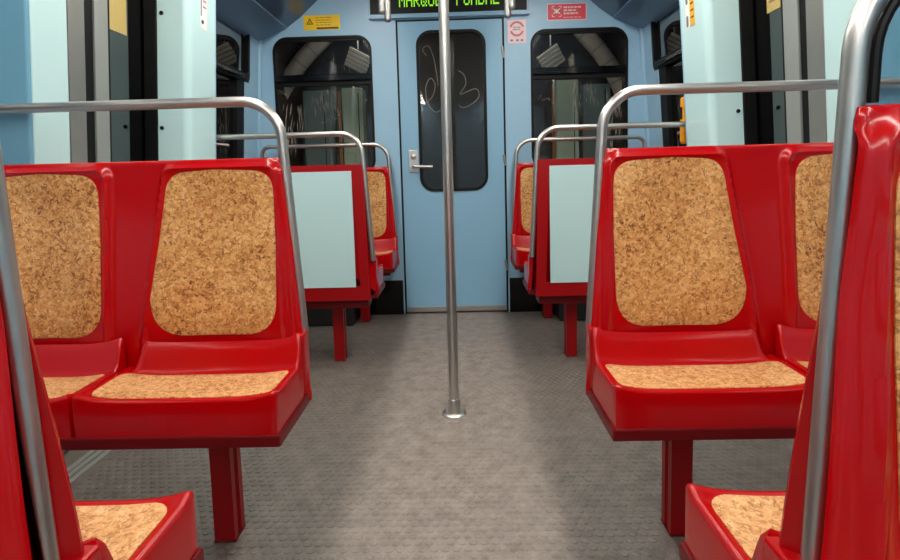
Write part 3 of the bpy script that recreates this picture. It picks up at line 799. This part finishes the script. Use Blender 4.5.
t = thing('notice_sticker', (.7945, Y1, 2.052), 'red notice sticker with white pictogram above the right cab window', 'sticker')
obj('border', bx(-.132, .132, -.001, 0, -.056, .054), M['pinkprint'], t)
obj('sheet', bx(-.127, .127, -.0018, -.0005, -.051, .049), M['redprint'], t)
bm = NB()
for a in (35, 90, 145):
    c, s_ = math.cos(math.radians(a)), math.sin(math.radians(a)); p = Vector((c, 0, s_)); n = Vector((-s_, 0, c))
    L, h = (.026, .0035) if a != 90 else (.014, .004)
    v = [Vector((-.068, -.0026, .004)) + p * (L * i) + n * (h * j) for i, j in ((-1, -1), (1, -1), (1, 1), (-1, 1))]
    plate(bm, [(q.x, q.z) for q in v], -.0026, -.0016)
for i in (-1, 1):
    for j in (-1, 1):
        x, z = -.068 + i * .030, .002 + j * .033
        box(bm, *sorted((x, x - i * .016)), -.0026, -.0016, z - .0015, z + .0015); box(bm, x - .0015, x + .0015, -.0026, -.0016, *sorted((z, z - j * .014)))
stuff(obj('pictogram', bm, M['white'], t))
bm = NB()
for k, e in enumerate((.095, .062, .075)): bars(bm, -.022, e, .022 - .020 * k, .011, -.0016)
stuff(obj('white_print', bm, M['pinkprint'], t))
bm = NB(); bars(bm, -.022, .105, -.040, .004, -.0016); stuff(obj('small_print', bm, M['pinkprint'], t))

t = thing('round_emblem_sticker', (.4575, Y1, 1.930), 'small white square sticker with red ring beside the cab door top', 'sticker')
obj('sheet', bx(-.062, .062, -.0015, 0, -.076, .078), M['pinkprint'], t)
bm = NB()
def arc(r0_, r1_, a0, a1, cz):
    n = 14; A = [(r1_ * math.cos(math.radians(a0 + (a1 - a0) * k / n)), cz + r1_ * math.sin(math.radians(a0 + (a1 - a0) * k / n))) for k in range(n + 1)]
    B = [(r0_ * math.cos(math.radians(a0 + (a1 - a0) * k / n)), cz + r0_ * math.sin(math.radians(a0 + (a1 - a0) * k / n))) for k in range(n + 1)]
    for k in range(n): plate(bm, [A[k], A[k + 1], B[k + 1], B[k]], -.0025, -.0014)
arc(.036, .050, 15, 165, .020); obj('red_arc', bm, M['ringred'], t)
bm = NB(); arc(.034, .048, 195, 345, .016); obj('red_arc', bm, M['ringred'], t)
bm = NB(); bars(bm, -.024, .024, .026, .006, -.0015); bars(bm, -.028, .028, .012, .006, -.0015); stuff(obj('grey_print', bm, M['greyink'], t))
for x in (-.035, .004, .034): obj('small_symbol', bx(x - .009, x + .007, -.0025, -.0014, -.062, -.050), M['greyink'], t)

# stickers on the pocket faces beside the far doorway edge (faces look across the aisle)
t = thing('information_sticker', (-PX, 2.508, 1.827), 'narrow white information sticker on the left pale teal door pocket', 'sticker')
obj('sheet', bx(0, .0015, -.034, .030, -.155, .20), M['white'], t)
bm = NB()
for k in range(9): box(bm, .001, .0024, -.010, .022, -.06 + k * .026, -.052 + k * .026)
stuff(obj('red_print', bm, M['ringred'], t))
bm = NB(); box(bm, .001, .0024, -.030, -.022, -.10, .19); obj('dark_bar', bm, M['greyink'], t)
bm = NB(); lathe(bm, [(.009, 0), (.009, .003)], 12)
for v in bm.verts: v.co = Vector((.001 + v.co.z, -.015 + v.co.x, -.125 + v.co.y))
obj('dark_symbol', bm, M['ink'], t)
t.location.x = -PX + LEAN * (1.827 - 1.2); t.rotation_euler = (0, math.atan(LEAN), 0)

t = thing('instruction_sticker', (PX, 2.535, 1.775), 'amber and white instruction sticker on the right pale teal door pocket', 'sticker')
obj('sheet', bx(-.0012, 0, -.058, .036, -.155, .25), M['white'], t)
obj('amber_panel', bx(-.0022, -.0008, -.058, -.012, -.155, .25), M['amber'], t)
bm = NB()
for k in range(12): box(bm, -.003, -.0018, -.052, -.020, -.12 + k * .030, -.114 + k * .030)
stuff(obj('small_print', bm, M['ink'], t))
bm = NB()
for z0, z1 in ((-.15, -.10), (-.05, .16)): plate(bm, [(p[0], p[1]) for p in rrect(.006, .026, z0, z1, .009)], -.0026, -.001, 'x')
stuff(obj('grey_symbols', bm, M['greyink'], t))
t.location.x = PX - LEAN * (1.775 - 1.2); t.rotation_euler = (0, -math.atan(LEAN), 0)

# stickers on the door glass
t = thing('door_sticker', (-DX, 2.200, 1.745), 'faded yellow sticker with grey figure on the left door glass', 'sticker')
obj('sheet', bx(-.004, -.0015, -.048, .060, -.155, .17), M['tan'], t)
bm = NB(); plate(bm, rrect(-.030, .012, .02, .12, .012), -.002, -.0005, 'x'); obj('grey_figure', bm, M['greyink'], t)
bm = NB(); plate(bm, rrect(.022, .040, -.012, .15, .008), -.002, -.0005, 'x'); obj('dark_figure', bm, M['ink'], t)
t.location.x = -DX + .0345; t.rotation_euler = (0, math.atan(LEAN), 0)
t = thing('door_sticker', (DX - .0345, 2.235, 1.715), 'faded yellow sticker on the right door glass', 'sticker')
obj('sheet', bx(.0015, .004, -.050, .040, -.115, .17), M['tan'], t)
bm = NB()
for k in range(4): box(bm, .0005, .002, -.036, .024, -.08 + k * .05, -.07 + k * .05)
stuff(obj('brown_print', bm, mat('faded_brown_ink', (160, 128, 78), .5), t))

t.rotation_euler = (0, -math.atan(LEAN), 0)
# orange emergency handle on the far end of the right pocket
t = thing('emergency_handle', (1.148, 2.715, 1.225), 'orange emergency handle behind the right pale teal door pocket', 'handle')
obj('handle_body', bx(0, .055, -.018, .024, -.12, .11, bev=.012, seg=3), M['orange'], t)
obj('handle_slot', bx(-.003, .008, -.010, .012, .0, .06, bev=.003), M['black'], t)
obj('wall_bracket', bx(.05, .19, -.010, .010, -.06, .06, bev=.003), M['alu'], t)

# ------------------------------------------------------------------ ceiling lights
WHERE = ['at the rear end of the car', 'over the rear doorway', 'over the foreground seats', 'over the middle seats', 'beside the grab pole', 'next to the cab wall']
for sgn, sd in ((-1, 'left'), (1, 'right')):
    for k in range(5):
        yc = -2.00 + k * 1.15
        t = thing('ceiling_light', (sgn * .63, yc, CEIL), 'white strip light in the %s ceiling row %s' % (sd, WHERE[k + 1 if k else 0]), 'light', 'strip lights in the ceiling')
        obj('light_housing', bx(-.09, .09, -.60, .60, -.010, 0, bev=.003), M['ceiling'], t)
        obj('light_diffuser', bx(-.075, .075, -.57, .57, -.030, -.010, bev=.008), M['lamp'], t)
